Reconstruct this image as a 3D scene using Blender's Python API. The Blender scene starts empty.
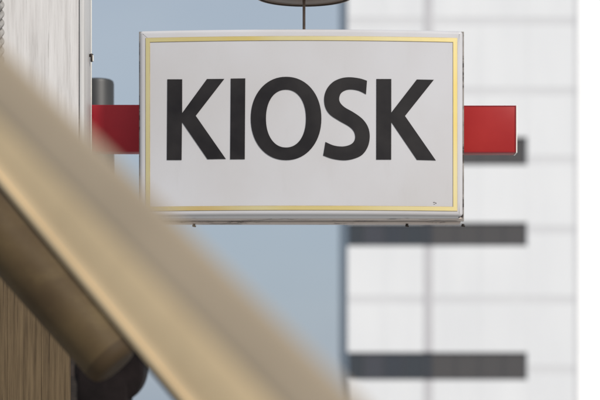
import bpy, bmesh, math, random
from mathutils import Vector, Matrix
from mathutils.geometry import tessellate_polygon
random.seed(7)
C = bpy.context.scene.collection
R = math.radians
K = 36.0/600/122.0            # metres across one photo pixel, per metre of distance
CAMZ = 1.7
EL = math.tan(R(6))

def P(px, py, Y):
    """point on the vertical plane at distance Y that the photo shows at pixel (px, py)"""
    return Vector(((px-300)*K*Y, Y, CAMZ + EL*Y + (200-py)*K*Y))

# ------------------------------------------------------------------ materials
def mat(name, col, rough=.6, metal=0., spec=.5, coat=0.):
    m = bpy.data.materials.new(name); m.use_nodes = True
    b = m.node_tree.nodes['Principled BSDF']
    b.inputs['Base Color'].default_value = (*col, 1)
    b.inputs['Roughness'].default_value = rough
    b.inputs['Metallic'].default_value = metal
    b.inputs['Specular IOR Level'].default_value = spec
    b.inputs['Coat Weight'].default_value = coat
    return m

def noise_col(m, cols, scale, detail=6, stretch=(1, 1, 1), rough=.6, bump=0., lo=.3, hi=.7, rrange=None, seed=0.):
    """base colour = ramp over object-space noise; same noise can drive bump / roughness"""
    nt = m.node_tree; N = nt.nodes; L = nt.links; b = N['Principled BSDF']
    tc = N.new('ShaderNodeTexCoord'); mp = N.new('ShaderNodeMapping')
    mp.inputs['Scale'].default_value = stretch; mp.inputs['Location'].default_value = (seed, seed*.7, seed*.3)
    no = N.new('ShaderNodeTexNoise'); no.inputs['Scale'].default_value = scale
    no.inputs['Detail'].default_value = detail; no.inputs['Roughness'].default_value = rough
    cr = N.new('ShaderNodeValToRGB')
    L.new(tc.outputs['Object'], mp.inputs[0]); L.new(mp.outputs[0], no.inputs['Vector']); L.new(no.outputs['Fac'], cr.inputs[0])
    e = cr.color_ramp.elements
    e[0].position = lo; e[0].color = (*cols[0], 1); e[1].position = hi; e[1].color = (*cols[-1], 1)
    for i, c in enumerate(cols[1:-1]):
        x = e.new(lo+(hi-lo)*(i+1)/(len(cols)-1)); x.color = (*c, 1)
    L.new(cr.outputs[0], b.inputs['Base Color'])
    if bump:
        bp = N.new('ShaderNodeBump'); bp.inputs['Strength'].default_value = bump; bp.inputs['Distance'].default_value = .002
        L.new(no.outputs['Fac'], bp.inputs['Height']); L.new(bp.outputs[0], b.inputs['Normal'])
    if rrange:
        mr = N.new('ShaderNodeMapRange'); mr.inputs['To Min'].default_value = rrange[0]; mr.inputs['To Max'].default_value = rrange[1]
        L.new(no.outputs['Fac'], mr.inputs[0]); L.new(mr.outputs[0], b.inputs['Roughness'])
    return cr

def overlay(m, col, scale, stretch, lo, hi, strength=1., detail=5, seed=3., nrough=.7):
    """second noise layer of another colour (dirt, chips, cracks) over what feeds Base Color"""
    nt = m.node_tree; N = nt.nodes; L = nt.links; b = N['Principled BSDF']
    tc = N.new('ShaderNodeTexCoord'); mp = N.new('ShaderNodeMapping'); mp.inputs['Scale'].default_value = stretch
    mp.inputs['Location'].default_value = (seed, seed*1.3, seed*.4)
    no = N.new('ShaderNodeTexNoise'); no.inputs['Scale'].default_value = scale
    no.inputs['Detail'].default_value = detail; no.inputs['Roughness'].default_value = nrough
    mr = N.new('ShaderNodeMapRange'); mr.inputs['From Min'].default_value = lo; mr.inputs['From Max'].default_value = hi
    mr.inputs['To Max'].default_value = strength
    mx = N.new('ShaderNodeMix'); mx.data_type = 'RGBA'
    L.new(tc.outputs['Object'], mp.inputs[0]); L.new(mp.outputs[0], no.inputs['Vector']); L.new(no.outputs['Fac'], mr.inputs[0])
    L.new(mr.outputs[0], mx.inputs[0])
    src = b.inputs['Base Color'].links
    if src: L.new(src[0].from_socket, mx.inputs[6])
    else: mx.inputs[6].default_value = b.inputs['Base Color'].default_value
    mx.inputs[7].default_value = (*col, 1)
    L.new(mx.outputs[2], b.inputs['Base Color'])

M = {}
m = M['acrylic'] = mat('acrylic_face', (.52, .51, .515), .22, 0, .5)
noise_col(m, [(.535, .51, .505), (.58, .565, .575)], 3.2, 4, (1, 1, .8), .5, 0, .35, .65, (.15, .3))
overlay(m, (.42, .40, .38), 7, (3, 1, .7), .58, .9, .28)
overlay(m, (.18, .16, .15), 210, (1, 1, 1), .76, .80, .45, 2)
m = M['letter'] = mat('black_vinyl', (.022, .018, .019), .5, 0, .22)
noise_col(m, [(.012, .010, .011), (.022, .019, .019)], 14, 4, (1, 1, 1), .5, .05, .35, .65, (.42, .6))
m = M['gold'] = mat('gold_tape', (.75, .55, .2), .3, .75)
noise_col(m, [(.90, .56, .16), (.95, .80, .42), (.90, .68, .24), (.78, .68, .28)], 2.2, 2, (1, 1, 1), .5, .1, .3, .7, (.22, .42))  # pale stop puts highlight patches into the gold colour
m = M['gold_edge'] = mat('gold_edge', (.33, .2, .08), .45, .5)
noise_col(m, [(.34, .25, .12), (.55, .42, .2)], 30, 4, (1, 1, 1))
m = M['frame_grey'] = mat('sign_frame', (.3, .28, .26), .5, .2)
noise_col(m, [(.17, .15, .13), (.36, .33, .31)], 16, 6, (.3, 1, 1), .65, .2)
overlay(m, (.03, .02, .015), 26, (.3, 1, 1), .52, .6, .9)
m = M['frame_cream'] = mat('cream_housing', (.5, .42, .36), .5)
noise_col(m, [(.60, .50, .44), (.74, .64, .58)], 10, 6, (.4, 1, 1), .6, .2)
overlay(m, (.05, .03, .02), 22, (.35, 1, 1), .56, .64, .85)
M['gap'] = mat('dark_gap', (.018, .014, .012), .8)
noise_col(M['gap'], [(.01, .008, .007), (.05, .035, .028)], 40, 4, (.3, 1, 1))
m = M['red'] = mat('red_paint', (.23, .02, .025), .45, 0, .25)
noise_col(m, [(.36, .018, .03), (.44, .024, .036)], 7, 5, (1, 1, 1), .5, .06, .3, .7, (.3, .5))
m = M['red_lit'] = mat('red_paint_lit', (.42, .035, .03), .45, 0, .2)  # light on the bar end put into a second red
noise_col(m, [(.33, .02, .02), (.38, .026, .024)], 9, 5, (1, 1, 1), .5, .06, .3, .7, (.3, .5))
M['red_edge'] = mat('dark_red_edge', (.24, .014, .022), .5, 0, .2)
M['white_edge'] = mat('white_edge', (.8, .78, .72), .4)
m = M['white_board'] = mat('white_painted_board', (.62, .6, .58), .55)
noise_col(m, [(.50, .47, .45), (.64, .61, .59), (.70, .67, .65)], 9, 8, (9, 3, .5), .6, .5, .3, .7)
overlay(m, (.30, .28, .26), 16, (12, 3, .35), .6, .72, .55)
overlay(m, (.10, .08, .07), 60, (1.6, 1, .5), .745, .77, .8, 3)
m = M['trim'] = mat('grey_white_trim', (.55, .53, .51), .5)
noise_col(m, [(.50, .48, .46), (.64, .62, .60)], 12, 7, (10, 8, .4), .6, .4)
overlay(m, (.2, .19, .18), 18, (14, 14, .3), .6, .7, .6)
m = M['wood'] = mat('brown_wood', (.2, .13, .07), .6, 0, .2)
noise_col(m, [(.05, .032, .016), (.115, .078, .042), (.17, .118, .064)], 7, 8, (14, 4, .5), .65, .6, .3, .7)
overlay(m, (.03, .018, .01), 12, (14, 4, .25), .58, .68, .8)
m = M['brass'] = mat('dull_brass', (.4, .3, .17), .6, .5)
noise_col(m, [(.62, .46, .27), (.72, .54, .32)], 5, 4, (1, 1, 1), .5, .1, .3, .7, (.46, .58))
m = M['bronze'] = mat('grey_bronze', (.33, .27, .2), .6, .1, .3)
noise_col(m, [(.36, .285, .20), (.41, .325, .23)], 8, 4, (1, 1, 1), .5, .05, .3, .7, (.6, .75))
m = M['tube'] = mat('brown_tube', (.16, .11, .05), .45, 0, .15)
noise_col(m, [(.052, .034, .018), (.095, .064, .031), (.066, .043, .022)], 5, 5, (1, 1, 1), .6, .3, .3, .7, (.5, .75))
overlay(m, (.20, .145, .065), 5, (1, 1, 2), .54, .78, .5)
m = M['tube_end_shade'] = mat('brown_end_shaded', (.06, .039, .02), .65, 0, .15)  # shade at the tube's end put into a darker brown
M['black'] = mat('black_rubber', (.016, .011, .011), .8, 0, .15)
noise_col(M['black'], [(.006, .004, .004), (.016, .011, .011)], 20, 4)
m = M['dish'] = mat('brown_metal', (.12, .085, .065), .32, .7)
noise_col(m, [(.11, .075, .055), (.24, .17, .13)], 14, 5, (1, 1, 1), .6, .1, .3, .7, (.25, .5))
M['dish_dark'] = mat('brown_rim', (.42, .33, .26), .4, .2)
m = M['pipe'] = mat('grey_pipe', (.18, .18, .18), .5, .4)
noise_col(m, [(.045, .045, .045), (.08, .079, .078)], 6, 5, (1, 1, .3), .5, .1)
M['screw'] = mat('dark_screw', (.05, .04, .035), .4, .7)
m = M['clad'] = mat('white_cladding', (.66, .665, .69), .5)
noise_col(m, [(.69, .69, .70), (.76, .757, .76)], .6, 7, (1, 1, .22), .5, 0, .3, .7)
m = M['clad_joint'] = mat('grey_joint', (.45, .455, .47), .6)
noise_col(m, [(.62, .615, .625), (.66, .655, .66)], .3, 4)
m = M['pilaster'] = mat('grey_pilaster', (.42, .41, .42), .6)
noise_col(m, [(.49, .475, .49), (.55, .54, .55)], .3, 4)
m = M['blue_side'] = mat('blue_grey_side', (.10, .14, .19), .35)
noise_col(m, [(.08, .115, .16), (.13, .175, .23)], .3, 4)
M['glass_a'] = mat('dark_glass_reflection', (.046, .052, .061), .25, 0, .4)  # bluish reflection in the left panes is put into their glass colours
M['glass_b'] = mat('dark_glass_grey', (.075, .07, .07), .3)
M['glass_c'] = mat('dark_glass_mauve', (.06, .062, .074), .3, 0, .4)
M['glass_d'] = mat('dark_glass_deep', (.042, .047, .058), .3)
M['mull'] = mat('window_frame', (.05, .05, .055), .5)
m = M['render_white'] = mat('white_render', (.88, .88, .88), .7)
noise_col(m, [(.86, .86, .86), (.9, .9, .9)], .3, 4)
m = M['ground'] = mat('paving', (.3, .29, .28), .8)
noise_col(m, [(.36, .35, .33), (.46, .45, .43)], 1.2, 8, (1, 1, 1), .6, .2)
m = M['rope'] = mat('grey_rope', (.3, .29, .27), .9)
noise_col(m, [(.18, .17, .16), (.38, .36, .34)], 60, 5)

# ------------------------------------------------------------------ mesh helpers
def link(name, bm, ms, parent=None, smooth=False):
    me = bpy.data.meshes.new(name); bmesh.ops.recalc_face_normals(bm, faces=bm.faces)
    if smooth:
        for f in bm.faces: f.smooth = True
    bm.to_mesh(me); bm.free()
    for x in (ms if isinstance(ms, (list, tuple)) else [ms]): me.materials.append(x)
    o = bpy.data.objects.new(name, me); C.objects.link(o)
    if parent: o.parent = parent; o.matrix_parent_inverse = Matrix.Translation(parent.location).inverted()
    if smooth: me.set_sharp_from_angle(angle=R(35))
    return o

def box(bm, x0, x1, y0, y1, z0, z1, bev=0., seg=2, mi=0, edges=None):
    vs = [bm.verts.new((x, y, z)) for x in (x0, x1) for y in (y0, y1) for z in (z0, z1)]
    idx = [(0, 1, 3, 2), (4, 6, 7, 5), (0, 4, 5, 1), (2, 3, 7, 6), (0, 2, 6, 4), (1, 5, 7, 3)]
    fs = [bm.faces.new([vs[i] for i in f]) for f in idx]
    for f in fs: f.material_index = mi
    if bev:
        es = list({e for f in fs for e in f.edges})
        r = bmesh.ops.bevel(bm, geom=es, offset=bev, segments=seg, affect='EDGES', profile=.5)
        for f in r['faces']: f.material_index = mi

def tube(bm, a, b, r0, r1=None, n=24, caps=True, mi=0, rings=1):
    a = Vector(a); b = Vector(b); r1 = r0 if r1 is None else r1
    d = (b-a).normalized(); u = d.orthogonal().normalized(); v = d.cross(u)
    prev = None; first = None
    for k in range(rings+1):
        t = k/rings; c = a.lerp(b, t); r = r0+(r1-r0)*t
        ring = [bm.verts.new(c+u*math.cos(2*math.pi*i/n)*r+v*math.sin(2*math.pi*i/n)*r) for i in range(n)]
        if prev:
            for i in range(n):
                bm.faces.new((prev[i], prev[(i+1) % n], ring[(i+1) % n], ring[i])).material_index = mi
        else: first = ring
        prev = ring
    if caps:
        bm.faces.new(first[::-1]).material_index = mi; bm.faces.new(prev).material_index = mi

def lathe(bm, c, axis, prof, n=48, mi=0):
    """prof: (distance along axis, radius)"""
    c = Vector(c); d = Vector(axis).normalized(); u = d.orthogonal().normalized(); v = d.cross(u); prev = None
    for h, r in prof:
        if r < 1e-6: ring = [bm.verts.new(c+d*h)]
        else: ring = [bm.verts.new(c+d*h+u*math.cos(2*math.pi*i/n)*r+v*math.sin(2*math.pi*i/n)*r) for i in range(n)]
        if prev:
            for i in range(n):
                j = (i+1) % n
                if len(prev) == 1 and len(ring) == 1: break
                if len(prev) == 1: f = bm.faces.new((prev[0], ring[j], ring[i]))
                elif len(ring) == 1: f = bm.faces.new((prev[i], prev[j], ring[0]))
                else: f = bm.faces.new((prev[i], prev[j], ring[j], ring[i]))
                f.material_index = mi
        prev = ring

def flat(bm, loops, y0, y1):
    """loops of (x, z): first outer, then holes; a plate between y0 (front) and y1"""
    pts = [Vector((x, z, 0)) for lp in loops for x, z in lp]
    tris = tessellate_polygon([[Vector((x, z, 0)) for x, z in lp] for lp in loops])
    F = [bm.verts.new((p.x, y0, p.y)) for p in pts]; B = [bm.verts.new((p.x, y1, p.y)) for p in pts]
    for t in tris:
        bm.faces.new([F[i] for i in t]); bm.faces.new([B[i] for i in t][::-1])
    o = 0
    for lp in loops:
        n = len(lp)
        for i in range(n):
            a, b = o+i, o+(i+1) % n
            bm.faces.new((F[a], F[b], B[b], B[a]))
        o += n

def thing(name, label, cat, loc=(0, 0, 0), group=None):
    o = bpy.data.objects.new(name, None); C.objects.link(o); o.location = loc; o.empty_display_size = .1
    o['label'] = label; o['category'] = cat
    if group: o['group'] = group
    return o
def tag(o, label, cat, group=None):
    o['label'] = label; o['category'] = cat
    if group: o['group'] = group
    return o

# ------------------------------------------------------------------ kiosk sign
def bulge(bm, step=.03, lim=.0035, traced=False):
    """cut a flat sheet into a grid and let it follow the slightly pillowed sign face"""
    xs = [v.co.x for v in bm.verts]; zs_ = [v.co.z for v in bm.verts]
    x = math.floor(min(xs)/step)*step
    while x < max(xs):
        bmesh.ops.bisect_plane(bm, geom=bm.verts[:]+bm.edges[:]+bm.faces[:], plane_co=(x, 0, 0), plane_no=(1, 0, 0)); x += step
    z = math.floor(min(zs_)/step)*step
    while z < max(zs_):
        bmesh.ops.bisect_plane(bm, geom=bm.verts[:]+bm.edges[:]+bm.faces[:], plane_co=(0, 0, z), plane_no=(0, 0, 1)); z += step
    x0, x1, z0, z1 = sx(141), sx(461.5), sz(214.5), sz(31.5)
    for v in bm.verts:
        if v.co.y < YS+lim:
            u = (v.co.x-(x0+x1)/2)/((x1-x0)/2); w_ = (v.co.z-(z0+z1)/2)/((z1-z0)/2)
            dy = .029*max(0, 1-u*u)*(1-.12*min(1, w_*w_)); v.co.y -= dy
            if traced: v.co.x *= 1-dy/YS; v.co.z = CAMZ+(v.co.z-CAMZ)*(1-dy/YS)
YS = 5.0
def sx(px): return (px-300)*K*YS
def sz(py): return P(0, py, YS).z
sign = thing('kiosk_sign', 'white box sign reading KIOSK in black letters inside a gold border', 'sign', (sx(301), YS+.08, sz(222)))
bm = bmesh.new(); box(bm, sx(139.6), sx(462.8), YS, YS+.052, sz(216.6), sz(30.6))
vert = [e for e in bm.edges if abs((e.verts[0].co-e.verts[1].co).y) > .03]
bmesh.ops.bevel(bm, geom=vert, offset=.008, segments=6, affect='EDGES', profile=.5)
fr = [e for e in bm.edges if all(abs(v.co.y-YS) < 1e-5 for v in e.verts)]
bmesh.ops.bevel(bm, geom=fr, offset=.009, segments=5, affect='EDGES', profile=.5)
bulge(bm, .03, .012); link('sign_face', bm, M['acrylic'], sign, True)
# the body behind the face: gap, grey frame, gap, cream housing
bm = bmesh.new(); box(bm, sx(140.5), sx(462), YS+.052, YS+.150, sz(215), sz(31)); link('inner_body', bm, M['gap'], sign)
bm = bmesh.new(); box(bm, sx(138.9), sx(463.6), YS+.058, YS+.100, sz(216.9), sz(29.8), .002); link('frame', bm, M['frame_cream'], sign, True)
bm = bmesh.new(); k_ = (YS+.112)/YS; box(bm, sx(139.0)*k_, sx(464.0)*k_, YS+.112, YS+.118, sz(217.0), P(0, 31.5, YS+.112).z, .001); link("gasket", bm, M["frame_grey"], sign)
bm = bmesh.new(); box(bm, sx(139.2), sx(464.6), YS+.1185, YS+.168, sz(218.6), sz(29.6), .003); link('housing', bm, M['frame_cream'], sign, True)

gx0, gx1, gz0, gz1 = sx(145.6), sx(457.3), sz(211.3), sz(38.0)
w = 4.5*K*YS
def ring(bm, inset0, inset1, y0, y1):
    def lp(i): return [(gx0+i, gz0+i), (gx1-i, gz0+i), (gx1-i, gz1-i), (gx0+i, gz1-i)]
    flat(bm, [lp(inset0), lp(inset1)], y0, y1)
bm = bmesh.new(); ring(bm, .0007, w-.0007, YS-.0016, YS+.0005); bulge(bm); gb = link('gold_border', bm, M['gold'], sign)
bm = bmesh.new(); ring(bm, 0, .0008, YS-.0010, YS+.0005); ring(bm, w-.0010, w, YS-.0010, YS+.0005); bulge(bm)
link('border_outline', bm, M['gold_edge'], gb)

def catmull(pts, closed=False, n=6):
    out = []; N = len(pts)
    for i in range(N-1):
        p0 = pts[max(i-1, 0)]; p1 = pts[i]; p2 = pts[i+1]; p3 = pts[min(i+2, N-1)]
        for k in range(n):
            t = k/n
            out.append(tuple(.5*((2*p1[a])+(-p0[a]+p2[a])*t+(2*p0[a]-5*p1[a]+4*p2[a]-p3[a])*t*t+(-p0[a]+3*p1[a]-3*p2[a]+p3[a])*t**3) for a in (0, 1)))
    out.append(pts[-1]); return out
def q(pts, ox): return [(ox+x/4, 70+y/4) for x, y in pts]
letters = [
 [[(167.4, 79.3), (182.2, 79.3), (182.2, 113), (207, 79), (224.3, 78.9), (195.8, 115.8), (225.8, 158.9), (207.5, 159.2), (182, 122), (181.6, 160), (166.9, 160)]],
 [[(230.8, 78.6), (245.3, 78.4), (244.8, 159.2), (230.2, 159.3)]],
 None,
 None,
 [[(376.4, 79), (391.3, 79), (391.3, 112.5), (416.8, 79.5), (433.8, 79.8), (405, 116), (435.8, 160.4), (417, 159.9), (391.3, 122), (391.2, 159.6), (376.3, 159.6)]]]
def oval(x0, x1, y0, y1, e, n=72):
    cx, cy, a, b = (x0+x1)/2, (y0+y1)/2, (x1-x0)/2, (y1-y0)/2
    f = lambda c: math.copysign(abs(c)**(2/e), c)
    return [(cx+a*f(math.cos(2*math.pi*i/n)), cy+b*f(math.sin(2*math.pi*i/n))) for i in range(n)]
letters[2] = [oval(250.8, 321.4, 76.8, 160.1, 2.1), oval(266, 306, 89.6, 147.5, 2.15)]
s1 = q([(208, 43), (180, 34), (140, 29), (105, 33), (72, 48), (48, 75), (37, 110), (41, 148), (60, 178), (95, 202), (135, 225), (155, 245), (161, 268), (155, 287), (138, 300), (110, 306), (75, 302), (42, 288)], 315)
s2 = q([(33, 342), (70, 355), (115, 361), (155, 355), (190, 338), (212, 305), (219, 265), (212, 228), (190, 196), (155, 170), (120, 150), (101, 131), (97, 112), (105, 92), (125, 80), (150, 78), (178, 84), (204, 97)], 315)
letters[3] = [catmull(s1)+catmull(s2)]
for lp in letters:
    bm = bmesh.new(); flat(bm, [[(sx(x), sz(y)) for x, y in l] for l in lp], YS-.0014, YS+.0006); bulge(bm, traced=True)
    link('letter', bm, M['letter'], sign)
for px, py, up in ((194, 226, -1), (407, 226, -1), (195, 29.2, 1), (409, 29.2, 1), (463, 226, -1)):
    bm = bmesh.new(); z = sz(216.9) if up < 0 else sz(29.8); y = YS+.075
    x = (px-300)*K*y
    if up < 0:
        y = YS+.136; x = (px-300)*K*y; z = sz(218.8)
    tube(bm, (x, y, z), (x, y, z+up*.004), .0035, n=12); tube(bm, (x+.0006, y, z+up*.004), (x, y, z+up*.0075), .0055, .0042, n=12)
    link('screw', bm, M['screw'], sign, True)
# chip in the corner of the face and the black flaking at the lower right corner
for px, py, a, b in ((434.0, 202.4, .0032, .0007), (435.9, 203.2, .0010, .0018), (434.2, 204.2, .0022, .0006), (459.6, 218.4, .006, .003), (462.6, 220.4, .003, .004), (456.5, 219.6, .004, .0018)):
    bm = bmesh.new(); n = 11
    lp = [(sx(px)+a*math.cos(6.283*i/n)*(.6+.7*random.random()), sz(py if py < 210 else 215.7)+b*math.sin(6.283*i/n)*(.6+.7*random.random())) for i in range(n)]
    flat(bm, [lp], YS-.0006 if py < 210 else YS+.008, YS+.001 if py < 210 else YS+.02)
    if py < 210: bulge(bm, traced=True)
    link('paint_chip', bm, M['gap'], sign)

# ------------------------------------------------------------------ red crossbar behind the sign
YB = 5.171
bx = lambda px: (px-300)*K*YB
bz = lambda py: P(0, py, YB).z
bar = thing('crossbar', 'red painted crossbar carrying the white sign, its free end toned as the lit part', 'bar', (bx(78), YB, bz(128)))
bm = bmesh.new(); box(bm, bx(76), bx(463), YB+.001, YB+.055, bz(151.6), bz(104.6), .002); link('bar', bm, M['red'], bar, True)
bm = bmesh.new(); box(bm, bx(463), bx(516.0), YB-.001, YB+.055, bz(152.6), bz(105.4), .0035, 3); e = link('bar_end', bm, M['red_lit'], bar, True)
e['label'] = 'red end of the crossbar, its light put into the colour'
bm = bmesh.new()
x0, x1, z0, z1 = bx(463.0), bx(515.8), bz(152.4), bz(105.6)
def lpi(i): return [(x0+i, z0+i), (x1-i, z0+i), (x1-i, z1-i), (x0+i, z1-i)]
flat(bm, [lpi(0), lpi(.0020)], YB-.0018, YB); link('edge_lip', bm, M['red_edge'], e)
bm = bmesh.new(); box(bm, bx(516.0), bx(517.3), YB+.0, YB+.056, bz(152.9), bz(105), .001); link('end_cap', bm, M['white_edge'], bar)  # white cap paints in the bar end's thin lit edge

# ------------------------------------------------------------------ round metal disc on a rod above the sign
yd = YS+.085; cx = (304-300)*K*yd; zc = P(0, -3.5, yd).z; rr = 50*K*yd
d = thing('metal_disc', 'round brown metal disc held on a thin rod above the sign', 'disc', (cx, yd, sz(29.6)))
bm = bmesh.new()
lathe(bm, (cx, yd, zc), (0, 0, 1), [(.006, 0), (.006, rr*.12), (.002, rr*.2), (-.001, rr*.55), (.001, rr*.84), (.004, rr*.90), (.012, rr*.905), (.03, rr*.7), (.045, rr*.3), (.05, 0)], 96)
link('disc', bm, M['dish'], d, True)
bm = bmesh.new()
lathe(bm, (cx, yd, zc), (0, 0, 1), [(.0045, rr*.88), (-.0005, rr*.92), (-.0012, rr*.97), (.002, rr), (.008, rr*1.0), (.011, rr*.97), (.011, rr*.9)], 96)
link('rim', bm, M['dish_dark'], d, True)
bm = bmesh.new(); lathe(bm, (cx, yd, zc), (0, 0, 1), [(-.0002, rr*.895), (-.0016, rr*.91), (-.0018, rr*.935), (-.0010, rr*.945)], 96); link('groove', bm, M['gap'], d, True)
bm = bmesh.new(); tube(bm, (cx, yd, sz(29.8)), (cx, yd, zc+.01), .0036, n=16); lathe(bm, (cx, yd, sz(29.8)), (0, 0, 1), [(0, .0075), (.002, .0075), (.004, .0038)], 20)
lathe(bm, (cx, yd, zc-.006), (0, 0, 1), [(0, .0038), (.003, .008), (.009, .008)], 20)
link('rod', bm, M['dish'], d, True)

# ------------------------------------------------------------------ kiosk wall on the left
YW = 5.0
wx = lambda px, Y=YW: (px-300)*K*Y
kio = thing('kiosk_wall', 'weathered white painted board wall with a brown lower part', 'wall', (wx(0), YW, 0))
zs = P(0, 232, YW).z
edges = [-330, -262, -196, -131, -67, -4, 79.2]
bm = bmesh.new()
for a, b in zip(edges[:-1], edges[1:]):
    box(bm, wx(a)+.0007, wx(b)-.0007, YW+random.uniform(0, .0015), YW+.03, zs, 3.3, .0018)
link('white_boards', bm, M['white_board'], kio)
bm = bmesh.new(); box(bm, wx(79.6), wx(84.3), YW-.004, YW+.166, zs, 3.3, .0022)
link('corner_trim', bm, M['trim'], kio, True)
bm = bmesh.new(); box(bm, wx(-330), wx(77), YW+.033, YW+.13, .12, 3.28); link('core', bm, M['gap'], kio)
bm = bmesh.new(); box(bm, wx(84.35), wx(84.9), YW+.158, YW+.167, zs, 3.3); link('edge_strip', bm, M['white_edge'], kio)
bm = bmesh.new(); x = wx(-330)
while x < wx(69)-.01:
    x2 = min(x+.083, wx(69.5)); box(bm, x+.0003, x2-.0003, YW+random.uniform(0, .0006), YW+.03, 0, zs-.004, .0004); x = x2
link('brown_boards', bm, M['wood'], kio)  # brown boards below the white ones
bm = bmesh.new(); y = YW+.12; zz = P(0, 57, y).z; x = wx(84.3)
tube(bm, (x, y, zz+.004), (x+.009, y-.002, zz+.004), .004, n=12); box(bm, x+.003, x+.008, y-.006, y+.004, zz-.012, zz+.008, .001)
hk = link('hook', bm, M['screw'], kio, True)
bm = bmesh.new(); box(bm, x+.0085, x+.0105, y-.006, y+.004, zz-.011, zz+.004, .0005); link('hook_plate', bm, M['white_edge'], hk)
bm = bmesh.new(); box(bm, wx(-350), wx(84), YW-.03, YW+.16, 3.3, 3.36, .01); link('roof', bm, M['frame_grey'], kio)

# ------------------------------------------------------------------ twisted rope hanging before the wall
yr = 4.9; rx = (-3.2-300)*K*yr
bm = bmesh.new(); ztop = 3.25; pitch = .066; n = 10
for s in range(3):
    prev = None; z = ztop; k = 0
    while z > P(0, 112, yr).z:
        a = 2*math.pi*(z/pitch+s/3); c = Vector((rx+.0092*math.cos(a), yr+.0092*math.sin(a), z))
        rg = [bm.verts.new(c+Vector((math.cos(6.2832*i/n)*.0095, math.sin(6.2832*i/n)*.0095, 0))) for i in range(n)]
        if prev:
            for i in range(n): bm.faces.new((prev[i], prev[(i+1) % n], rg[(i+1) % n], rg[i]))
        prev = rg; z -= pitch/14
rp = link('rope', bm, M['rope'], None, True); tag(rp, 'twisted grey rope hanging before the white boards at the picture edge', 'rope')

# ------------------------------------------------------------------ grey pipe behind
yp = 6.2; pc = (97-300)*K*yp; pr = 17*K*yp; zt = P(0, 80, yp).z
bm = bmesh.new()
lathe(bm, (pc, yp, 0), (0, 0, 1), [(0, 0), (0, pr*1.3), (.02, pr*1.3), (.02, pr), (zt-.012, pr), (zt-.004, pr*.96), (zt, pr*.85), (zt, pr*.7), (zt-.05, pr*.68), (zt-.05, 0)], 48)
tag(link('pipe', bm, M['pipe'], None, True), 'upright grey metal pipe standing behind the red crossbar', 'pipe')

# ------------------------------------------------------------------ sloping rails in front
def sweep(bm, a, b, up, prof):
    """prof: closed list of (across, out) in metres swept from a to b; across = in picture perpendicular, out = toward viewer"""
    a = Vector(a); b = Vector(b); d = (b-a).normalized(); u = (Vector(up)-d*Vector(up).dot(d)).normalized(); w_ = u.cross(d).normalized()
    if w_.y > 0: w_ = -w_
    A = [bm.verts.new(a+u*s+w_*t) for s, t in prof]; B = [bm.verts.new(b+u*s+w_*t) for s, t in prof]
    n = len(prof)
    for i in range(n): bm.faces.new((A[i], A[(i+1) % n], B[(i+1) % n], B[i]))
    bm.faces.new(A[::-1]); bm.faces.new(B)

# near handrail (far out of focus)
def near(px, py, Y): return P(px, py, Y)
n0 = near(-260, -170, 1.75); n1 = near(500, 604, 1.10)
# centreline passes the photo's blurred upper edge plus half a width
def hr_point(t): return n0.lerp(n1, t)
hr = thing('handrail', 'dull brass handrail sloping down across the picture, in front of everything', 'handrail', tuple(n1))
bm = bmesh.new()
W, T = .019, .0055
prof = [(W*math.copysign(abs(math.cos(a))**.45, math.cos(a)), T*math.copysign(abs(math.sin(a))**.5, math.sin(a))) for a in [2*math.pi*i/28 for i in range(28)]]
prof = [(s_, t_+.0*s_) for s_, t_ in prof]; sweep(bm, n0+Vector((.0045, 0, .0045)), n1+Vector((.0045, 0, .0045)), (.7, 0, .7), prof); link('rail', bm, M['bronze'], hr, True)
for t in (.02, .985):
    p = hr_point(t); bm = bmesh.new(); tube(bm, (p.x, p.y, 0), (p.x, p.y, p.z-.012), .015, n=20); lathe(bm, (p.x, p.y, 0), (0, 0, 1), [(0, 0), (0, .05), (.008, .05), (.012, .016)], 24)
    link('post', bm, M['brass'], hr, True)

# sloping brass board with a folded lip along its lower edge
YA, YC = 3.0, 2.75
def low(t): return P(0, 186, YA).lerp(P(178, 400, YC), t)
b0, b1 = low(-.75), low(1.75)
br = thing('sloping_board', 'dull brass board with a folded lip, sloping down before the kiosk wall', 'board', tuple(b1))
bm = bmesh.new()
Hh = .110
prof = [(0, 0), (.004, .004), (.010, .004), (.013, -.001), (.02, -.003)]
for i in range(1, 13):
    t = i/12; prof.append((.02+(Hh-.02)*t, -.003+.006*math.sin(t*math.pi)))
prof += [(Hh-.002, -.024), (.01, -.028), (0, -.018)]
sweep(bm, b0, b1, (.7, 0, .7), prof); link('board', bm, M['brass'], br, True)
bm = bmesh.new(); sweep(bm, b0, b1, (.7, 0, .7), [(-.0065, -.032), (-.0065, -.020), (.006, -.0185), (.006, -.027)]); link('shade_strip', bm, M['black'], br)  # black strip added as the dark shade between board and tube
for t in (-.7, 1.7):
    p = low(t); bm = bmesh.new(); tube(bm, (p.x+.03, p.y+.04, 0), (p.x+.03, p.y+.04, p.z+.03), .02, n=20)
    link('post', bm, M['brass'], br, True)

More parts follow.
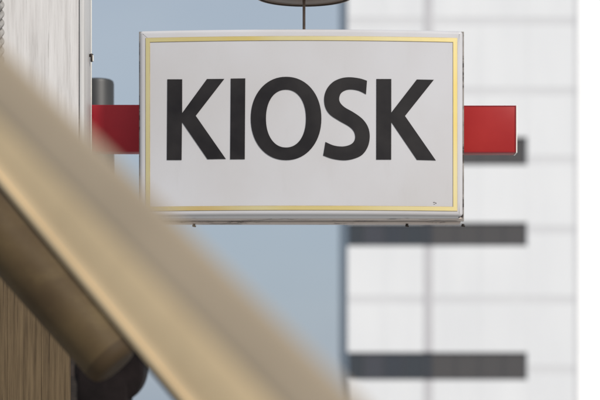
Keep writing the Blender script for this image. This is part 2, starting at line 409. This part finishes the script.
# round brown tube with a blunt end in a black socket
YT = 3.65
t1 = P(111, 359, YT-.05); t0 = P(-330, -140, YT+.1)
ax = (t1-t0).normalized(); tr = 29*K*YT
tb = thing('round_tube', 'thick brown round tube sloping down below the brass board, with a blunt end', 'tube', tuple(t1))
L_ = (t1-t0).length
bm = bmesh.new(); lathe(bm, t0, ax, [(0, 0), (0, tr), (L_-.008, tr)], 64)
link('tube', bm, M['tube'], tb, True)
bm = bmesh.new(); lathe(bm, t0, ax, [(L_-.008, tr), (L_+.0, tr*.995), (L_+.008, tr*.95), (L_+.014, tr*.86), (L_+.018, tr*.7), (L_+.019, tr*.4), (L_+.019, 0)], 64)
link('end_cap', bm, M['tube_end_shade'], tb, True)
p = t0.lerp(t1, .06); bm = bmesh.new(); tube(bm, (p.x, p.y, 0), (p.x, p.y, p.z-tr*.9), .022, n=20); link('post', bm, M['tube'], tb, True)

sk = thing('black_socket', 'black rubber socket and post behind the end of the brown tube', 'bracket', (t1.x, t1.y+.12, 0))
c = P(110, 371, YT+.12); rs = 35*K*(YT+.12)
bm = bmesh.new(); lathe(bm, c, (0.05, 1, 0.1), [(-.02, 0), (-.02, rs*.93), (-.014, rs), (.05, rs), (.06, rs*.9), (.06, 0)], 64)
link('cup', bm, M['black'], sk, True)
bm = bmesh.new(); box(bm, c.x-rs*.93, c.x+rs*.55, c.y-.02, c.y+.08, 0, c.z+.0, .006); link('post', bm, M['black'], sk)

# ------------------------------------------------------------------ white tower block far behind
YF = 80.0
fx = lambda px, Y=YF: (px-300)*K*Y
fz = lambda py: P(0, py, YF).z
tw = thing('office_block', 'white clad office block with dark ribbon windows behind the sign', 'building', (fx(463), YF, 0))
xl, xr = fx(347.5), fx(579); top = fz(-160)
bm = bmesh.new(); box(bm, xl+.05, xr-.05, YF+.12, YF+19, 0, top-.1); link('core', bm, M['clad_joint'], tw)
bands = [(137, 165), (222.5, 246), (352.5, 380)]
jt = [91.5-70*k for k in range(4)][::-1][:-1]+[91.5, 160, 230, 300, 370, 440, 510]
jt = sorted(set(jt))
# cladding panels between joints, cut around the ribbon windows
rows = []; prev = -160
for j in jt:
    if j < -150: continue
    rows.append((prev, j-4.2)); prev = j+4.2
rows.append((prev, 458))
bm = bmesh.new()
def sub(y0, y1, cuts):
    segs = [(y0, y1)]
    for a, b in cuts:
        ns = []
        for s, e_ in segs:
            if b <= s or a >= e_: ns.append((s, e_)); continue
            if a > s: ns.append((s, a))
            if b < e_: ns.append((b, e_))
        segs = ns
    return segs
cols_left = [347.5, 384, 424]; cols_right = [432.5, 480, 527.2]
allb = bands+[(430, 458)]
for y0, y1 in rows:
    for cs in (cols_left, cols_right):
        for a, b in zip(cs[:-1], cs[1:]):
            for s, e_ in sub(y0, y1, allb):
                if e_-s > .8: box(bm, fx(a)+(0 if a in (347.5,) else .002), fx(b)-.002, YF, YF+.13, fz(e_), fz(s), .003, 1)
    box(bm, fx(527.2)+.001, xr-.17, YF, YF+.13, fz(y1), fz(y0), .003, 1)
# fill of the thin joint rows right beside windows (same cladding returns)
link('cladding', bm, M['clad'], tw)
for j in jt:
    if j < -150: continue
    bm = bmesh.new()
    for s, e_ in sub(j-4.2, j+4.2, allb):
        if e_-s > .3: box(bm, xl, fx(527.2)-.002, YF+.012, YF+.13, fz(e_)+.002, fz(s)-.002)
    box(bm, fx(527.2), xr-.17, YF+.012, YF+.13, fz(j+4.2)+.002, fz(j-4.2)-.002)
    link('joint_band', bm, M['clad_joint'], tw)
pb = []; q0 = -158
for a, b in sorted(allb): pb.append((q0, a-.3)); q0 = b+.3
for a, b in pb:
    bm = bmesh.new(); box(bm, fx(423.6), fx(433), YF-.015, YF+.15, fz(b), fz(a), .01, 1); link('pilaster', bm, M['pilaster'], tw)
bm = bmesh.new(); box(bm, xr-.16, xr+.0, YF-.02, YF+19, 0, top, .01, 1); link('corner_strip', bm, M['clad_joint'], tw)
for a, b in allb:
    bm = bmesh.new(); xs = [(347.6, 527.2)]
    for u0, u1 in xs:
        box(bm, fx(u0), fx(u1), YF+.09, YF+.125, fz(b)+.003, fz(b)+.06); box(bm, fx(u0), fx(u1), YF+.09, YF+.125, fz(a)-.06, fz(a)-.003)
    for ux in (364, 384, 404, 424.6, 432, 456, 480, 504):
        box(bm, fx(ux)-.03, fx(ux)+.03, YF+.085, YF+.125, fz(b)+.06, fz(a)-.06)
    wf = link('ribbon_window', bm, M['mull'], tw)
    for i, (u0, u1, g) in enumerate(((347.7, 364, 'glass_a'), (364, 384, 'glass_c'), (384, 404, 'glass_d'), (404, 424.6, 'glass_a'), (424.6, 432, 'glass_d'), (432, 456, 'glass_b'), (456, 480, 'glass_b'), (480, 504, 'glass_b'), (504, 527.1, 'glass_b'))):
        bm = bmesh.new(); box(bm, fx(u0)+.032, fx(u1)-.032, YF+.10, YF+.115, fz(b)+.062, fz(a)-.062)
        link('pane', bm, M[g], wf)
bm = bmesh.new(); box(bm, xl-.02, xl+.04, YF+.02, YF+16, 0, top, .01, 1); link('side_face', bm, M['blue_side'], tw)  # blue-grey face along the block's left side
bm = bmesh.new(); box(bm, xl-.1, xr+.05, YF-.1, YF+19.2, top+.002, top+.4, .03, 1); link('roof', bm, M['clad_joint'], tw)

# white rendered neighbour at the right edge, turned a little towards the sun
nb = thing('white_building', 'plain bright white building at the right edge beside the office block', 'building', (20, 106, 0))
ang = R(20); Y2 = 101.0
ex = (568-300)*K*Y2
bm = bmesh.new(); box(bm, 0, 16, 0, 12, 0, 34, .02, 1)
bmesh.ops.rotate(bm, verts=bm.verts, matrix=Matrix.Rotation(ang, 3, 'Z')); bmesh.ops.translate(bm, verts=bm.verts, vec=(ex, Y2, 0))
link('wall', bm, M['render_white'], nb)
bm = bmesh.new(); box(bm, -.1, 16.1, -.1, 12.1, 34.005, 34.5, .02, 1)
bmesh.ops.rotate(bm, verts=bm.verts, matrix=Matrix.Rotation(ang, 3, 'Z')); bmesh.ops.translate(bm, verts=bm.verts, vec=(ex, Y2, 0))
link('roof', bm, M['clad_joint'], nb)

# ------------------------------------------------------------------ ground
bm = bmesh.new(); S = 1500
vs = [bm.verts.new(v) for v in ((-S, -S, 0), (S, -S, 0), (S, S, 0), (-S, S, 0))]; bm.faces.new(vs)
g = link('ground', bm, M['ground']); g['kind'] = 'structure'

# ------------------------------------------------------------------ light
sd = Vector((.52, -.66, .60)).normalized()      # direction towards the sun
el = math.asin(sd.z); az = math.atan2(sd.x, sd.y)
W_ = bpy.data.worlds.new("World"); bpy.context.scene.world = W_; W_.use_nodes = True
nt = W_.node_tree; bg = nt.nodes['Background']
sk_ = nt.nodes.new('ShaderNodeTexSky'); sk_.sky_type = 'NISHITA'; sk_.sun_disc = False
sk_.sun_elevation = el; sk_.sun_rotation = az; sk_.dust_density = 2.0; sk_.air_density = 1.0
# thin even cloud over the blue
tc = nt.nodes.new('ShaderNodeTexCoord'); no = nt.nodes.new('ShaderNodeTexNoise'); no.inputs['Scale'].default_value = 3; no.inputs['Detail'].default_value = 5
mp = nt.nodes.new('ShaderNodeMapping'); mp.inputs['Scale'].default_value = (1, 1, 3)
cl = nt.nodes.new('ShaderNodeValToRGB'); cl.color_ramp.elements[0].position = .3; cl.color_ramp.elements[1].position = .7
cl.color_ramp.elements[0].color = (3.35, 4.05, 4.95, 1); cl.color_ramp.elements[1].color = (4.3, 4.85, 5.5, 1)
mx = nt.nodes.new('ShaderNodeMix'); mx.data_type = 'RGBA'; mx.inputs[0].default_value = .82
nt.links.new(tc.outputs['Generated'], mp.inputs[0]); nt.links.new(mp.outputs[0], no.inputs['Vector']); nt.links.new(no.outputs['Fac'], cl.inputs[0])
nt.links.new(sk_.outputs[0], mx.inputs[6]); nt.links.new(cl.outputs[0], mx.inputs[7])
nt.links.new(mx.outputs[2], bg.inputs[0]); bg.inputs[1].default_value = .09
sun = bpy.data.lights.new('sun', 'SUN'); sun.energy = 2.7; sun.angle = R(12); sun.color = (1, .96, .9)
so = bpy.data.objects.new('sun', sun); C.objects.link(so); so.rotation_euler = sd.to_track_quat('Z', 'Y').to_euler()

# ------------------------------------------------------------------ camera
cam = bpy.data.cameras.new('camera'); co = bpy.data.objects.new('camera', cam); C.objects.link(co)
co.location = (0, 0, CAMZ); co.rotation_euler = (R(90), 0, 0)
cam.lens = 122; cam.sensor_width = 36; cam.sensor_fit = 'HORIZONTAL'; cam.shift_y = EL*122/36
cam.clip_start = .05; cam.clip_end = 5000
cam.dof.use_dof = True; cam.dof.focus_distance = 5.05; cam.dof.aperture_fstop = 4.5
sc = bpy.context.scene; sc.camera = co
sc.view_settings.view_transform = 'Standard'; sc.view_settings.look = 'None'
sc.view_settings.exposure = .23; sc.view_settings.gamma = 1
sc.cycles.use_denoising = True
